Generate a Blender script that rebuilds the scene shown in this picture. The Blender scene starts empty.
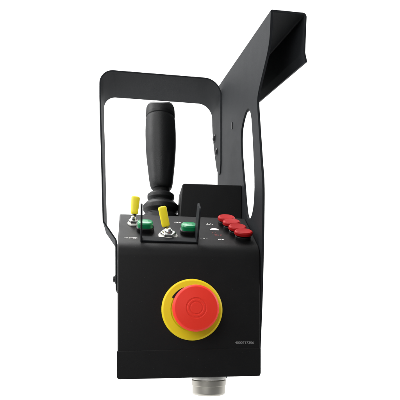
import bpy, bmesh, math, random
from mathutils import Matrix, Vector
random.seed(4)
sc = bpy.context.scene
COL = sc.collection
CM = 0.01
R0 = Vector((8.2, 2.6, -6.68))          # the foot of the connector, in centimetres from the lens: the origin of the box


def P(x, y, z):
    return (Vector((x, y, z)) - R0) * CM


# ------------------------------------------------------------------ materials
def mat(name, col, rough=0.5, metal=0.0, spec=0.5, bump=0.0, scale=900.0, vary=0.0, coat=0.0, sub=0.0, dust=0.0):
    m = bpy.data.materials.new(name)
    m.use_nodes = True
    nt = m.node_tree
    b = nt.nodes['Principled BSDF']
    b.inputs['Base Color'].default_value = (*col, 1)
    b.inputs['Roughness'].default_value = rough
    b.inputs['Metallic'].default_value = metal
    b.inputs['Specular IOR Level'].default_value = spec
    b.inputs['Coat Weight'].default_value = coat
    b.inputs['Coat Roughness'].default_value = 0.15
    tc = nt.nodes.new('ShaderNodeTexCoord')
    if sub:
        b.inputs['Subsurface Weight'].default_value = sub
        b.inputs['Subsurface Radius'].default_value = (0.004, 0.002, 0.001)
    if bump:
        n = nt.nodes.new('ShaderNodeTexNoise')
        n.inputs['Scale'].default_value = scale
        n.inputs['Detail'].default_value = 3
        bp = nt.nodes.new('ShaderNodeBump')
        bp.inputs['Strength'].default_value = bump
        bp.inputs['Distance'].default_value = 0.0004
        nt.links.new(tc.outputs['Object'], n.inputs['Vector'])
        nt.links.new(n.outputs['Fac'], bp.inputs['Height'])
        nt.links.new(bp.outputs['Normal'], b.inputs['Normal'])
    if vary:
        n2 = nt.nodes.new('ShaderNodeTexNoise')
        n2.inputs['Scale'].default_value = 38
        n2.inputs['Detail'].default_value = 6
        n2.inputs['Roughness'].default_value = 0.65
        mr = nt.nodes.new('ShaderNodeMapRange')
        mr.inputs['From Min'].default_value = 0.3
        mr.inputs['From Max'].default_value = 0.7
        mr.inputs['To Min'].default_value = rough - vary
        mr.inputs['To Max'].default_value = rough + vary
        nt.links.new(tc.outputs['Object'], n2.inputs['Vector'])
        nt.links.new(n2.outputs['Fac'], mr.inputs['Value'])
        nt.links.new(mr.outputs['Result'], b.inputs['Roughness'])
    if dust:                                             # sparse pale specks of dust lying on the paint
        v = nt.nodes.new('ShaderNodeTexVoronoi')
        v.inputs['Scale'].default_value = 260
        lt = nt.nodes.new('ShaderNodeMath'); lt.operation = 'LESS_THAN'
        lt.inputs[1].default_value = dust
        mx = nt.nodes.new('ShaderNodeMixRGB')
        mx.inputs[1].default_value = (*col, 1)
        mx.inputs[2].default_value = (col[0] * 2 + .03, col[1] * 2 + .03, col[2] * 2 + .03, 1)
        nt.links.new(tc.outputs['Object'], v.inputs['Vector'])
        nt.links.new(v.outputs['Distance'], lt.inputs[0])
        nt.links.new(lt.outputs[0], mx.inputs[0])
        nt.links.new(mx.outputs[0], b.inputs['Base Color'])
    return m


M = dict(
    steel=mat('grey_black_powder_coat', (0.0118, 0.0132, 0.0150), 0.62, spec=0.12, bump=0.3, scale=1300, vary=0.02, dust=0.05),
    box=mat('black_powder_coat', (0.0026, 0.0026, 0.0028), 0.50, spec=0.22, bump=0.22, scale=1500, vary=0.05, dust=0.05),
    rubber=mat('black_rubber', (0.0055, 0.0058, 0.0062), 0.47, bump=0.4, scale=1100, vary=0.06, spec=0.3),
    plastic=mat('black_plastic', (0.005, 0.005, 0.005), 0.40, vary=0.05, spec=.3),
    bolt=mat('black_oxide_steel', (0.015, 0.015, 0.016), 0.35, metal=0.4),
    red=mat('red_plastic', (0.78, 0.030, 0.014), 0.52, bump=0.08, scale=700, vary=0.04, spec=0.3),
    redcap=mat('red_button_plastic', (0.34, 0.004, 0.005), 0.46, spec=.22, bump=.08, scale=600),
    yellow=mat('yellow_plastic', (0.74, 0.57, 0.006), 0.52, spec=0.3, bump=0.08, scale=600, vary=0.05),
    sleeve=mat('yellow_vinyl', (0.88, 0.72, 0.012), 0.40, bump=0.12, scale=500),
    green=mat('green_plastic', (0.003, 0.23, 0.078), 0.30, coat=0.25),
    chrome=mat('nickel', (0.62, 0.62, 0.60), 0.28, metal=1.0, bump=0.05, vary=0.06),
    bronze=mat('dull_nickel_brass', (0.42, 0.40, 0.355), 0.42, metal=0.8, bump=0.08, scale=500, vary=0.08),
    flange=mat('satin_nickel', (0.66, 0.65, 0.61), 0.50, metal=0.55, bump=0.05, vary=0.06),
    cream=mat('cream_ring_plastic', (0.55, 0.54, 0.50), 0.40),
    print=mat('white_print', (0.78, 0.76, 0.74), 0.6),
    printred=mat('dim_red_print', (0.26, 0.03, 0.03), 0.6),
    printgrey=mat('grey_print', (0.21, 0.21, 0.21), 0.6),
    paper=mat('white_sweep_paper', (0.86, 0.86, 0.86), 0.85, spec=0.2, bump=0.05, scale=60),
)


# ------------------------------------------------------------------ mesh helpers
def finish(name, bm, material, parent=None, bevel=0.0, segs=3, ang=30, keep=None, smooth=38, wnorm=True):
    bmesh.ops.remove_doubles(bm, verts=bm.verts, dist=1e-6)
    bmesh.ops.recalc_face_normals(bm, faces=bm.faces)
    if bevel:
        es = []
        for e in bm.edges:
            if len(e.link_faces) == 2 and e.calc_face_angle(0) > math.radians(ang) and (keep is None or keep(e)):
                es.append(e)
        if es:
            bmesh.ops.bevel(bm, geom=es, offset=bevel * CM, offset_type='OFFSET', segments=segs, profile=0.5,
                            affect='EDGES', clamp_overlap=True)
    me = bpy.data.meshes.new(name)
    for f in bm.faces:
        f.smooth = True
    bm.to_mesh(me); bm.free()
    me.set_sharp_from_angle(angle=math.radians(smooth))
    me.materials.append(material)
    o = bpy.data.objects.new(name, me)
    COL.objects.link(o)
    
    if wnorm:
        wn = o.modifiers.new('weighted', 'WEIGHTED_NORMAL'); wn.keep_sharp = True; wn.weight = 80
    if parent:
        o.parent = parent
    return o


def arc_round(pts, rads, n=8):
    """A closed polyline with each corner replaced by an arc of its own radius."""
    out = []
    L = len(pts)
    for i in range(L):
        p = Vector(pts[i]); a = Vector(pts[i - 1]); b = Vector(pts[(i + 1) % L]); r = rads[i]
        if r <= 0:
            out.append(p); continue
        out += _fillet(a, p, b, r, n)
    return out


def _fillet(a, p, b, r, n):
    u = (a - p).normalized(); w = (b - p).normalized()
    th = u.angle(w)
    if th > math.pi - .05 or th < .02:
        return [p]
    t = min(r / math.tan(th / 2), (a - p).length * .49, (b - p).length * .49)
    r = t * math.tan(th / 2)
    c = p + (u + w).normalized() * (r / math.sin(th / 2))
    s = p + u * t - c; e = p + w * t - c
    full = s.angle(e)
    res = []
    for k in range(n + 1):
        f = k / n
        res.append(c + (s * math.sin((1 - f) * full) + e * math.sin(f * full)) / math.sin(full))
    return res


def open_round(pts, rads, n=10):
    out = [Vector(pts[0])]
    for i in range(1, len(pts) - 1):
        if rads[i] <= 0:
            out.append(Vector(pts[i]))
        else:
            out += _fillet(Vector(pts[i - 1]), Vector(pts[i]), Vector(pts[i + 1]), rads[i], n)
    out.append(Vector(pts[-1]))
    return out


def prism(bm, poly, f0, f1):
    """Polygon poly (2-D) placed by f0 and f1 as the two caps."""
    poly = [Vector(p) for p in poly]
    v0 = [bm.verts.new(f0(p)) for p in poly]; v1 = [bm.verts.new(f1(p)) for p in poly]
    bm.faces.new(v0); bm.faces.new(v1[::-1])
    n = len(poly)
    for i in range(n):
        bm.faces.new((v0[i], v0[(i + 1) % n], v1[(i + 1) % n], v1[i]))


def lathe(bm, prof, M4=Matrix(), n=48, fx=None):
    """prof: (r, z) pairs in cm about local z."""
    rings = []
    for r, z in prof:
        if r < 1e-5:
            v = Vector((0, 0, z))
            if fx: v = fx(v)
            rings.append([bm.verts.new(M4 @ (v * CM))])
        else:
            ring = []
            for k in range(n):
                a = 2 * math.pi * k / n
                v = Vector((r * math.cos(a), r * math.sin(a), z))
                if fx: v = fx(v)
                ring.append(bm.verts.new(M4 @ (v * CM)))
            rings.append(ring)
    for a, b in zip(rings, rings[1:]):
        if len(a) == 1 and len(b) == 1: continue
        for k in range(n):
            k2 = (k + 1) % n
            if len(a) == 1: bm.faces.new((a[0], b[k], b[k2]))
            elif len(b) == 1: bm.faces.new((a[k], a[k2], b[0]))
            else: bm.faces.new((a[k], a[k2], b[k2], b[k]))
    for ring in (rings[0], rings[-1]):
        if len(ring) > 1:
            bm.faces.new(ring)


def soften(prof, radii, n=5):
    """Round the corners of an open (r, z) profile."""
    return [(p.x, p.y) for p in open_round([(a, b, 0) for a, b in prof], radii, n)]


def at(o, loc, rot=None):
    o.location = loc
    if rot is not None:
        o.rotation_euler = rot
    return o


# ------------------------------------------------------------------ the box
root = bpy.data.objects.new('control_box', None)
COL.objects.link(root)
root.empty_display_size = 0.05
root['label'] = 'black hand-held machine control box with joystick, red emergency stop and tall hook plate'
root['category'] = 'control box'

XL, XR = -1.80, 13.42
ZB = -4.43
Z0 = 9.25                                   # where the front face and the sloping panel would meet
TH = math.radians(38)
SL = 8.15
yb, zb = SL * math.cos(TH), Z0 + SL * math.sin(TH)
DEP = 26.0
prof = arc_round([(0, ZB + .02), (0, Z0), (yb, zb), (DEP, zb), (DEP, ZB + .02)], [0.0, 2.1, 0.25, 0.5, 0.3], 10)
bm = bmesh.new()
prism(bm, prof, lambda p: P(XL, p.x, p.y), lambda p: P(XR, p.x, p.y))
housing = finish('housing', bm, M['box'], root, bevel=0.16, ang=50, keep=lambda e: abs((e.verts[0].co - e.verts[1].co).x) < 1e-5)

# the lower cover: a shallow pan over the foot of the box with a slightly tilted upper edge
bm = bmesh.new()
cv = arc_round([(XL - .06, -1.66), (XL - .08, ZB - .17), (XR + .03, ZB + .02), (XR + .03, -1.40)], [0.08, 0.36, 0.36, 0.08], 6)
prism(bm, cv, lambda p: P(p.x, -.06, p.y), lambda p: P(p.x, DEP + .1, p.y))
cover = finish('lower_cover', bm, M['box'], root, bevel=0.07, ang=50)

# ------------------------------------------------------------------ hook plate on the right of the box
XP0, XP1 = 13.45, 13.72
BA = 0.293                                   # slope of the bend line of the hook
def bend_z(y): return 32.20 + BA * (y + 3.38)
front = [(1.35, ZB + .35), (1.15, -3.0), (0.62, 0.5), (0.02, 5.0), (-0.25, 8.5), (-0.60, 14.0), (-0.55, 16.5), (0.0, 18.6), (0.75, 22.3), (1.45, 25.6),
         (1.38, 26.35), (0.75, 27.05), (-0.95, 28.1), (-2.25, 28.9), (-2.95, 29.7), (-3.25, 30.8), (-3.38, bend_z(-3.38))]
def smooth2(pts, it=2):
    for _ in range(it):
        q = [pts[0]]
        for a, b in zip(pts, pts[1:]):
            q.append((a[0] * .75 + b[0] * .25, a[1] * .75 + b[1] * .25)); q.append((a[0] * .25 + b[0] * .75, a[1] * .25 + b[1] * .75))
        q.append(pts[-1]); pts = q
    return pts
outer = smooth2(front) + [(24.2, bend_z(24.2)), (24.5, 33.0), (24.6, ZB + .3)]
sl = [(5.7, 27.45), (7.1, 27.3), (8.35, 26.6), (8.85, 25.6), (8.75, 23.6), (8.15, 21.3), (7.3, 18.7), (6.6, 16.2), (6.0, 14.6), (5.1, 13.75),
      (3.9, 13.75), (2.95, 14.6), (2.5, 16.2), (2.55, 18.5), (3.05, 21.4), (3.5, 24.0), (3.9, 25.6), (4.7, 26.9)]
slc = []
for i in range(len(sl)):
    a, b = sl[i], sl[(i + 1) % len(sl)]
    slc += [(a[0] * .75 + b[0] * .25, a[1] * .75 + b[1] * .25), (a[0] * .25 + b[0] * .75, a[1] * .25 + b[1] * .75)]
bm = bmesh.new()
def loop_edges(pts):
    vs = [bm.verts.new(P(XP0, a, b)) for a, b in pts]
    return [bm.edges.new((vs[i], vs[(i + 1) % len(vs)])) for i in range(len(vs))]
ed = loop_edges(outer) + loop_edges(slc)
bmesh.ops.triangle_fill(bm, use_beauty=True, use_dissolve=False, edges=ed)
res = bmesh.ops.extrude_face_region(bm, geom=list(bm.faces))
for v in [g for g in res['geom'] if isinstance(g, bmesh.types.BMVert)]:
    v.co.x += (XP1 - XP0) * CM
topz = lambda v: (v.co.z / CM + R0.z) - bend_z(v.co.y / CM + R0.y)
plate = finish('hook_plate', bm, M['steel'], root, bevel=0.055, segs=2, ang=50,
               keep=lambda e: not (abs(topz(e.verts[0])) < .02 and abs(topz(e.verts[1])) < .02) and abs((e.verts[0].co - e.verts[1].co).x) < 1e-6)

# the hook: plate, over the top, down the far side with a small outward flare; the bend runs along the slope
def hook_profile():
    zt = .42
    mid = open_round([(XP0, 0, 0), (XP0, zt, 0), (XP1 + 3.55, zt + .02, 0), (XP1 + 3.38, -3.60, 0), (XP1 + 3.60, -4.55, 0)], [0, .42, .42, .5, 0], 7)
    inn = open_round([(XP1, 0, 0), (XP1, zt - .27, 0), (XP1 + 3.28, zt - .25, 0), (XP1 + 3.12, -3.58, 0), (XP1 + 3.34, -4.60, 0)], [0, .15, .15, .5, 0], 7)
    return mid, inn
mid, inn = hook_profile()
bm = bmesh.new()
y0h, y1h = -3.38, 24.2
N = 12
cols = []
for k in range(N + 1):
    y = y0h + (y1h - y0h) * k / N
    cols.append(([bm.verts.new(P(p.x, y, bend_z(y) + p.y)) for p in mid], [bm.verts.new(P(p.x, y, bend_z(y) + p.y)) for p in inn]))
n = len(mid)
for (o0, i0), (o1, i1) in zip(cols, cols[1:]):
    for j in range(n - 1):
        bm.faces.new((o0[j], o0[j + 1], o1[j + 1], o1[j])); bm.faces.new((i0[j], i1[j], i1[j + 1], i0[j + 1]))
    bm.faces.new((o0[-1], i0[-1], i1[-1], o1[-1]))
for o, i in (cols[0], cols[-1]):
    for j in range(n - 1):
        bm.faces.new((o[j], o[j + 1], i[j + 1], i[j]))
hook = finish('hook', bm, M['steel'], plate, bevel=0.05, segs=2, ang=60, smooth=30)

# ------------------------------------------------------------------ carrying handle: one bent flat bar
T = 0.24
path = [(-2.84, 6.9), (-2.86, 14.45), (-4.75, 17.2), (-5.24, 36.0), (-5.24, 40.12), (13.38, 40.12), (13.38, 25.6)]
rad = [0, .5, .6, 0, 3.0, 2.6, 0]
cl = open_round([(a, b, 0) for a, b in path], rad, 14)
# more points along the straight runs
dense = []
for a, b in zip(cl, cl[1:]):
    m_ = max(1, int((b - a).length / 1.2))
    dense += [a + (b - a) * k / m_ for k in range(m_)]
dense.append(cl[-1])
acc = [0]
for a, b in zip(dense, dense[1:]): acc.append(acc[-1] + (b - a).length)
tot = acc[-1]
bm = bmesh.new()
rows = []
for i, p in enumerate(dense):
    t = (dense[min(i + 1, len(dense) - 1)] - dense[max(i - 1, 0)]).normalized()
    nrm = Vector((-t.y, t.x, 0))
    ya, yz = 21.3, 28.6
    rem = tot - acc[i]
    if rem < 11.5:                                        # the right leg narrows to a rounded tail
        f = 1 - rem / 11.5
        yz = 28.6 - 5.2 * f ** 1.5
        if rem < 1.0:
            yz -= .7 * (1 - rem) ** 2; ya += .5 * (1 - rem) ** 2
    if acc[i] < 2.0:
        f = 1 - acc[i] / 2.0
        yz -= 1.3 * f ** 2; ya += 1.3 * f ** 2
    q0 = p + nrm * T / 2; q1 = p - nrm * T / 2
    rows.append([bm.verts.new(P(q.x, y, q.y)) for q, y in ((q0, ya), (q0, yz), (q1, yz), (q1, ya))])
for a, b in zip(rows, rows[1:]):
    for j in range(4):
        bm.faces.new((a[j], a[(j + 1) % 4], b[(j + 1) % 4], b[j]))
bm.faces.new(rows[0]); bm.faces.new(rows[-1][::-1])
handle = finish('carrying_handle', bm, M['steel'], root, bevel=0.06, segs=2, ang=50)

def dome_bolt(parent, loc, rot, r=.42, h=.3, name='bolt'):
    bm = bmesh.new()
    lathe(bm, soften([(0, 0), (r * 1.5, 0), (r * 1.5, .1), (r, .12), (r, h), (r * .55, h), (r * .45, h * .55), (0, h * .55)], [0, 0, .04, 0, h * .5, .03, .03, 0]), n=24)
    return at(finish(name, bm, M['bolt'], parent), loc, rot)
LEFT = (0, -math.pi / 2, 0)
for (y, z) in ((26.1, 33.0), (24.2, 29.9)):
    dome_bolt(handle, P(13.38 - T / 2, y, z), LEFT)
dome_bolt(handle, P(-2.86 - T / 2, 23.6, 8.75), LEFT, r=.5, h=.42)
for y, z in ((23.6, 8.75), (23.6, 12.4)):                 # spacers between the handle and the side of the box
    bm = bmesh.new(); lathe(bm, [(0, 0), (.55, 0), (.55, .96), (0, .96)], n=24)
    at(finish('spacer', bm, M['bolt'], handle), P(XL + .02, y, z), LEFT)
bm = bmesh.new()                                          # the short slot in the plate, closed by a dark clip
prism(bm, arc_round([(-.16, -.5), (.16, -.5), (.16, .5), (-.16, .5)], [.15] * 4, 5), lambda p: Vector((0, p.x, p.y)) * CM, lambda p: Vector((-.09, p.x, p.y)) * CM)
at(finish('slot_clip', bm, M['plastic'], plate, bevel=.03, segs=2), P(XP0, 13.7, 29.2))

# ------------------------------------------------------------------ block behind the panel
bm = bmesh.new()
blk = arc_round([(5.45, zb - .05), (5.85, 18.92), (13.44, 19.05), (13.44, zb - .05)], [0, .35, 0, 0], 6)
prism(bm, blk, lambda p: P(p.x, 8.3, p.y), lambda p: P(p.x, 12.4, p.y))
block = finish('rear_guard_block', bm, M['box'], root, bevel=.14, ang=50)

# ------------------------------------------------------------------ joystick
JX, JY = 3.46, 13.0
jm = Matrix.Translation(P(JX, JY, 0))
stick = bpy.data.objects.new('joystick', None); COL.objects.link(stick); stick.parent = root; stick.empty_display_size = .02
bm = bmesh.new()
lathe(bm, soften([(0, zb - .1), (3.0, zb - .1), (3.0, 15.0), (2.35, 15.25), (2.35, 16.0), (2.0, 16.2), (2.38, 16.75), (2.42, 17.3), (2.0, 17.75), (1.55, 17.95), (1.82, 18.35), (1.82, 18.8), (1.5, 19.05), (1.0, 19.15), (0, 19.15)],
                 [0, 0, .15, .1, .1, .15, .3, .3, .2, .1, .2, .2, .1, .05, 0]), jm, 56)
joystick = finish('boot', bm, M['rubber'], stick, wnorm=False)
def saddle(v):
    v = Vector((v.x, v.y, v.z if v.z < 24 else 24 + (v.z - 24) * .885))
    k = max(0.0, min(1.0, (v.z - 29.6) / 1.0))
    u = v.x / 1.8
    v = Vector((v.x, v.y * 1.06, v.z - k * (.25 + .36 * math.cos(min(1.1, abs(u + .05)) * 2.6)) - k * .4 * (v.y / 1.8)))
    lean = (24 - v.z) * .012
    v.x += lean
    return v
bm = bmesh.new()
gp = [(0, 19.0), (1.12, 19.0), (1.14, 19.55), (1.42, 19.75), (1.60, 20.6), (1.70, 21.6), (1.86, 23.0), (2.0, 24.6), (2.05, 26.4), (2.04, 28.2), (1.98, 29.35), (1.93, 29.72),
      (1.86, 29.82), (1.93, 29.94), (1.96, 30.3), (1.90, 31.1), (1.72, 31.5), (1.35, 31.62), (.8, 31.62), (0, 31.62)]
def chaikin_profile(pts, it=3):
    for _ in range(it):
        q = [pts[0]]
        for a_, b_ in zip(pts, pts[1:]):
            q += [(a_[0] * .75 + b_[0] * .25, a_[1] * .75 + b_[1] * .25), (a_[0] * .25 + b_[0] * .75, a_[1] * .25 + b_[1] * .75)]
        pts = q + [pts[-1]]
    return pts
lathe(bm, gp[:2] + chaikin_profile(gp[2:11]) + soften(gp[10:], [0, .06, .03, .06, .2, .3, .2, .2, .2, 0], 5)[1:], jm, 72, saddle)
grip = finish('grip', bm, M['rubber'], stick, smooth=60, wnorm=False)

# ------------------------------------------------------------------ panel fittings: a frame on the slope
ROT = (TH, 0, 0)
RM = Matrix.Rotation(TH, 3, 'X')
def pan(x, s, h=0.0):
    return P(x, s * math.cos(TH) - h * math.sin(TH), Z0 + s * math.sin(TH) + h * math.cos(TH))

def copy_tree(o, parent, loc=None):
    c = o.copy(); COL.objects.link(c); c.parent = parent
    if loc is not None: c.location = loc
    for ch in list(o.children):
        copy_tree(ch, c)
    return c

def sx(fx, fy):
    return lambda v: Vector((v.x * fx, v.y * fy, v.z))

# green push buttons
def squarish(fx, fy):
    def f(v):
        r = math.hypot(v.x, v.y)
        if r < 1e-6: return v
        a = math.atan2(v.y, v.x); c, s_ = abs(math.cos(a)), abs(math.sin(a))
        k = (c ** 3.2 + s_ ** 3.2) ** (-1 / 3.2)
        return Vector((v.x * k * fx, v.y * k * fy, v.z))
    return f
bm = bmesh.new()
lathe(bm, soften([(0, 0), (.98, 0), (.98, .42), (.86, .5), (0, .5)], [0, 0, .1, .05, 0]), n=48, fx=squarish(1, .78))
gbtn = at(finish('green_push_button', bm, M['plastic'], root), pan(1.12, 3.85), ROT)
gbtn['label'] = 'green push button on a black base at the left of the panel'
bm = bmesh.new()
lathe(bm, soften([(0, .5), (.86, .5), (.86, .92), (.72, 1.06), (.3, 1.10), (0, 1.10)], [0, 0, .1, .12, .1, 0]), n=48, fx=squarish(1, .78))
bm2 = finish('button_cap', bm, M['green'], gbtn)
g2 = copy_tree(gbtn, root, pan(5.94, 3.55))
g2['label'] = 'green push button between the guard bracket and the middle toggle'

# red buttons
bm = bmesh.new()
lathe(bm, soften([(0, 0), (.90, 0), (.90, .36), (.78, .42), (0, .42)], [0, 0, .1, .05, 0]), n=40, fx=sx(1, .72))
rbtn = at(finish('red_push_button', bm, M['plastic'], root), pan(11.92, 2.45), ROT)
bm = bmesh.new()
lathe(bm, soften([(0, .42), (.66, .42), (.66, .50), (1.02, .55), (1.04, .86), (.90, .98), (.5, .96), (0, .93)], [0, .03, .05, .06, .1, .1, .1, 0]), n=40, fx=sx(1, .72))
finish('button_cap', bm, M['redcap'], rbtn)
for x, s, dx, dz in ((11.45, 3.75, .03, .05), (11.05, 5.02, -.025, -.06), (10.62, 6.25, .02, .03)):
    rb = copy_tree(rbtn, root, pan(x, s))
    rb.rotation_euler = (TH + dx, 0, dz)

# toggle switches: hexagon nut, washer, clear dome, pivot stem and a yellow sleeved lever
def lever_mesh(vec, l0, l1, w0, w1, thick):
    """A flattened tapering sleeve along vec, from l0 to l1 (cm), wider at the tip."""
    d = Vector(vec).normalized()
    side = Vector((1, 0, 0)); side = (side - d * side.dot(d)).normalized(); fr = d.cross(side)
    bm = bmesh.new()
    rings = []
    prof = [(l0, .55), (l0 + .06, .85), (l0 + .18, 1.0)] + [(l0 + .18 + (l1 - l0 - .36) * k / 8, 1.0) for k in range(1, 8)] + [(l1 - .18, 1.0), (l1 - .06, .88), (l1, .6)]
    for l, k in prof:
        f = (l - l0) / (l1 - l0)
        w = (w0 + (w1 - w0) * f) * k; th = thick * (1 - .1 * f) * k
        ring = []
        for j in range(24):
            a = 2 * math.pi * j / 24
            c, s_ = math.cos(a), math.sin(a)
            q = (abs(c) ** 3.4 + abs(s_) ** 3.4) ** (-1 / 3.4)
            ring.append(bm.verts.new((d * l + side * (c * q * w) + fr * (s_ * q * th)) * CM))
        rings.append(ring)
    for a, b in zip(rings, rings[1:]):
        for j in range(24):
            bm.faces.new((a[j], a[(j + 1) % 24], b[(j + 1) % 24], b[j]))
    bm.faces.new(rings[0][::-1]); bm.faces.new(rings[-1])
    return bm

def toggle(x, s, rbase, vec, l0, l1, w0, w1):
    bm = bmesh.new()
    lathe(bm, soften([(0, 0), (rbase, 0), (rbase, .12), (rbase * .8, .2), (0, .2)], [0, 0, .05, .03, 0]), n=40)
    t = at(finish('toggle_switch', bm, M['cream'], root), pan(x, s), ROT)
    bm = bmesh.new()
    lathe(bm, [(0, .18), (rbase * .80, .18), (rbase * .80, .46), (rbase * .74, .52), (rbase * .5, .52), (rbase * .48, .42), (0, .42)], n=6)
    finish('nut', bm, M['chrome'], t, bevel=.03, segs=2)
    bm = bmesh.new()
    lathe(bm, soften([(0, .40), (rbase * .46, .40), (rbase * .44, .72), (rbase * .3, .92), (0, .98)], [0, 0, .08, .1, 0]), n=28)
    finish('bushing', bm, M['chrome'], t)
    bm = bmesh.new()
    d = Vector(vec).normalized(); q = d.to_track_quat('Z', 'Y').to_matrix().to_4x4()
    lathe(bm, [(0, .5), (.16, .5), (.22, l0 + .1), (0, l0 + .1)], q, n=16)
    finish('stem', bm, M['bolt'], t)
    finish('lever', lever_mesh(vec, l0, l1, w0, w1, .26), M['sleeve'], t)
    return t
UP = RM.inverted() @ Vector((0, 0, 1))
tl = toggle(-0.18, 5.50, .66, RM.inverted() @ Vector((.09, -.10, 1)), 1.05, 3.05, .40, .50)
tl['label'] = 'toggle switch with an upright yellow lever near the corner'
tc_ = toggle(3.58, 2.55, 1.06, RM.inverted() @ Vector((-.23, -.22, 1)), .98, 3.18, .44, .46)
tc_['label'] = 'toggle switch with a leaning yellow lever inside the guard bracket'

# guard bracket: a bent flat strip, foot between two standing ears
bm = bmesh.new()
gt = .2
xa, xb = .56, 6.74
hh = 3.9
def ear(x, s0, s1, s0t, s1t, h):
    poly = arc_round([(s0, 0), (s1, 0), (s1t, h), (s0t, h)], [0, 0, .38, .38], 8)
    prism(bm, poly, lambda p: pan(x, p.x, p.y), lambda p: pan(x + gt, p.x, p.y))
ear(xa, .95, 1.75, 1.10, 1.75, 3.95)
ear(xb - gt, .95, 3.0, 1.1, 2.95, 3.8)
prism(bm, [(xa + gt, .02), (xb - gt, .02), (xb - gt, .20), (xa + gt, .20)], lambda p: pan(p.x, .95, p.y), lambda p: pan(p.x, 1.95, p.y))
guard = finish('guard_bracket', bm, M['steel'], root, bevel=.04, segs=2, ang=50)

# printed marks on the panel (too small to read in the photograph: short worn strokes)
def marks(items, material, name='printed_legend'):
    """Each legend is one mesh: a row of short strokes with the uneven widths of small worn lettering."""
    for x, s, w, h in items:
        bm = bmesh.new()
        cx = -w / 2
        while cx < w / 2 - .04:
            gw = random.uniform(.07, .13)
            for part in range(2):
                hh_ = h * random.uniform(.28, .46)
                oy = (-1, 1)[part] * h * .25
                g0 = cx + random.uniform(0, .03); g1 = cx + gw - random.uniform(0, .02)
                if random.random() < .82:
                    prism(bm, [(g0, oy - hh_ / 2), (g1, oy - hh_ / 2), (g1, oy + hh_ / 2), (g0, oy + hh_ / 2)],
                          lambda p: Vector((p.x, p.y, .0)) * CM, lambda p: Vector((p.x, p.y, .015)) * CM)
            cx += gw + random.uniform(.025, .05)
        if len(bm.faces):
            at(finish(name, bm, material, housing), pan(x, s, .005), ROT)
        else:
            bm.free()
marks([(-.44, 1.82, 1.35, .30), (8.63, 6.15, .70, .34), (7.55, 2.2, .85, .26), (9.45, 2.1, .72, .28), (4.98, 6.3, .85, .26)], M['print'])
marks([(9.3, 3.2, .85, .26), (8.9, 3.72, .5, .2)], M['printred'])
bm = bmesh.new()
prism(bm, [(.52 * math.cos(a), .5 * math.sin(a)) for a in [math.pi * k / 12 for k in range(13)]], lambda p: Vector((p[0], p[1], 0)) * CM, lambda p: Vector((p[0], p[1], .02)) * CM)
at(finish('printed_legend', bm, M['print'], housing), pan(9.05, 4.5, .005), ROT)

# ------------------------------------------------------------------ emergency stop on the front
FR = Matrix.Rotation(math.radians(90), 4, 'X')          # local z points to the viewer
ES = P(5.96, 0, 2.66)
bm = bmesh.new()
lathe(bm, soften([(0, 0), (3.22, 0), (3.24, .22), (3.05, .36), (2.3, .40), (2.2, .32), (0, .32)], [0, 0, .08, .12, .05, .03, 0]), n=96)
estop = at(finish('emergency_stop', bm, M['yellow'], root), ES, (math.radians(90), 0, 0))
bm = bmesh.new()
lathe(bm, [(0, .3), (1.75, .3), (1.75, 1.7), (0, 1.7)], n=64)
finish('shaft', bm, M['plastic'], estop)
mush = [(0, 1.5), (1.7, 1.5), (2.02, 1.62), (2.22, 2.1), (2.33, 2.75), (2.32, 3.05), (2.12, 3.22), (1.05, 3.33), (1.01, 3.295), (.90, 3.295), (.86, 3.34), (.70, 3.345), (.67, 3.31), (.57, 3.31), (.54, 3.345), (0, 3.35)]
mushroom = None
bm = bmesh.new()                                          # shadow beside the button, put in as a thin dark arc on the collar
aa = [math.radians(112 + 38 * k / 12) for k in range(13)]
shadow_outline = [(2.50 * math.cos(a), 2.50 * math.sin(a)) for a in aa] + [(2.15 * math.cos(a), 2.15 * math.sin(a)) for a in aa[::-1]]
prism(bm, arc_round(shadow_outline, [.12] + [0] * 11 + [.12] + [0] * 13, 4), lambda p: Vector((p.x, p.y, .30)) * CM, lambda p: Vector((p.x, p.y, .412)) * CM)
finish('shadow_arc', bm, M['plastic'], estop)
bm = bmesh.new()
lathe(bm, soften(mush, [0, .05, .15, .2, .2, .12, .16, .03, .03, .03, .03, .03, .03, .03, .03, 0], 4), n=96)
mushroom = finish('mushroom_button', bm, M['red'], estop, smooth=30)

# ------------------------------------------------------------------ serial text on the front
def text_mesh(body, size, name, material, parent, loc, rot, width=None):
    cu = bpy.data.curves.new(name, 'FONT')
    cu.body = body; cu.size = size; cu.align_x = 'CENTER'; cu.align_y = 'CENTER'; cu.extrude = 0.00006
    tmp = bpy.data.objects.new(name, cu); COL.objects.link(tmp)
    dg = bpy.context.evaluated_depsgraph_get()
    me = bpy.data.meshes.new_from_object(tmp.evaluated_get(dg))
    bpy.data.objects.remove(tmp)
    if width:
        xs = [v.co.x for v in me.vertices]; k = width / (max(xs) - min(xs))
        for v in me.vertices: v.co.x *= k
    me.materials.clear(); me.materials.append(material)
    o = bpy.data.objects.new(name, me); COL.objects.link(o); o.parent = parent
    return at(o, loc, rot)
text_mesh('4000717306', .36 * CM, 'serial_number', M['printgrey'], housing, P(11.65, -.008, -.83), (math.radians(90), 0, 0), 2.05 * CM)

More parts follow.
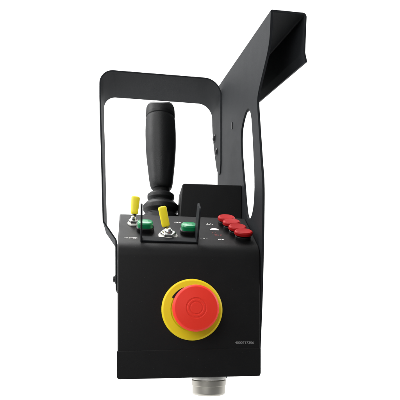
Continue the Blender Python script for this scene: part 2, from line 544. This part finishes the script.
# ------------------------------------------------------------------ connector under the box
CX, CY = 8.2, 2.6
cmx = Matrix.Translation(P(CX, CY, 0))
bm = bmesh.new()
lathe(bm, soften([(0, -4.40), (1.80, -4.40), (1.80, -4.96), (1.93, -5.0), (1.90, -5.6), (1.84, -5.64), (1.84, -6.68), (1.2, -6.68), (1.15, -6.5), (1.1, -5.6), (0, -5.6)], [0, 0, .03, .06, .03, .03, .55, .05, .03, .03, 0]), cmx, 64)
conn = finish('cable_connector', bm, M['bronze'], root)
bm = bmesh.new()
lathe(bm, soften([(1.7, -4.40), (1.90, -4.40), (1.93, -4.46), (1.93, -4.86), (1.88, -4.93), (1.72, -4.95)], [0, .05, .05, .05, .08, 0]), cmx, 64)
finish('flange_ring', bm, M['flange'], conn)
bm = bmesh.new()
prism(bm, arc_round([(-.3, -.22), (.3, -.22), (.3, .22), (-.3, .22)], [.08] * 4, 4), lambda p: P(CX + 1.75 + p.x, CY - .3, -4.62 + p.y), lambda p: P(CX + 1.75 + p.x, CY + .3, -4.62 + p.y))
finish('lock_tab', bm, M['chrome'], conn, bevel=.04, segs=2)

# ------------------------------------------------------------------ white sweep
FLOOR = -46.0
WALL = 140.0
bm = bmesh.new()
pr = open_round([(-20, FLOOR, 0), (WALL, FLOOR, 0), (WALL, 320, 0)], [0, 60, 0], 24)
a = [bm.verts.new(P(-600, p.x, p.y)) for p in pr]; b = [bm.verts.new(P(620, p.x, p.y)) for p in pr]
for i in range(len(pr) - 1):
    bm.faces.new((a[i], b[i], b[i + 1], a[i + 1]))
sweep = finish('backdrop', bm, M['paper'], None)
sweep['kind'] = 'structure'

# ------------------------------------------------------------------ light
w = bpy.data.worlds.new('World'); sc.world = w; w.use_nodes = True
bg = w.node_tree.nodes['Background']
bg.inputs['Color'].default_value = (0.92, 0.96, 1.0, 1)
bg.inputs['Strength'].default_value = 0.17

def area(name, loc, target, size, power, col=(1, 1, 1), sy=None):
    l = bpy.data.lights.new(name, 'AREA'); l.energy = power; l.color = col
    l.shape = 'RECTANGLE'; l.size = size; l.size_y = sy or size
    o = bpy.data.objects.new(name, l); COL.objects.link(o)
    o.location = P(*loc)
    o.rotation_euler = (P(*target) - P(*loc)).to_track_quat('-Z', 'Y').to_euler()
    return o
area('backdrop_softbox', (-300, 0, 150), (-20, WALL, 40), 1.6, 95)
area('backdrop_softbox', (320, 0, 150), (40, WALL, 40), 1.6, 95)
area('front_softbox', (-85, -145, 75), (5, 5, 5), 1.3, 25)
area('overhead_softbox', (-45, 35, 170), (0, 10, 0), 1.3, 46)

# ------------------------------------------------------------------ camera
cam = bpy.data.cameras.new('camera')
cam.sensor_width = 36; cam.sensor_fit = 'HORIZONTAL'
cam.lens = 430 / 400 * 36
cam.shift_x = 7 / 400
cam.shift_y = 135 / 400
cam.clip_start = 0.01; cam.clip_end = 100
co = bpy.data.objects.new('camera', cam); COL.objects.link(co)
co.location = P(0, -45, 0)
co.rotation_euler = (math.radians(90), 0, -math.atan(58 / 430))
sc.camera = co

sc.view_settings.view_transform = 'Standard'
sc.view_settings.look = 'None'
sc.view_settings.exposure = 0
sc.view_settings.gamma = 1
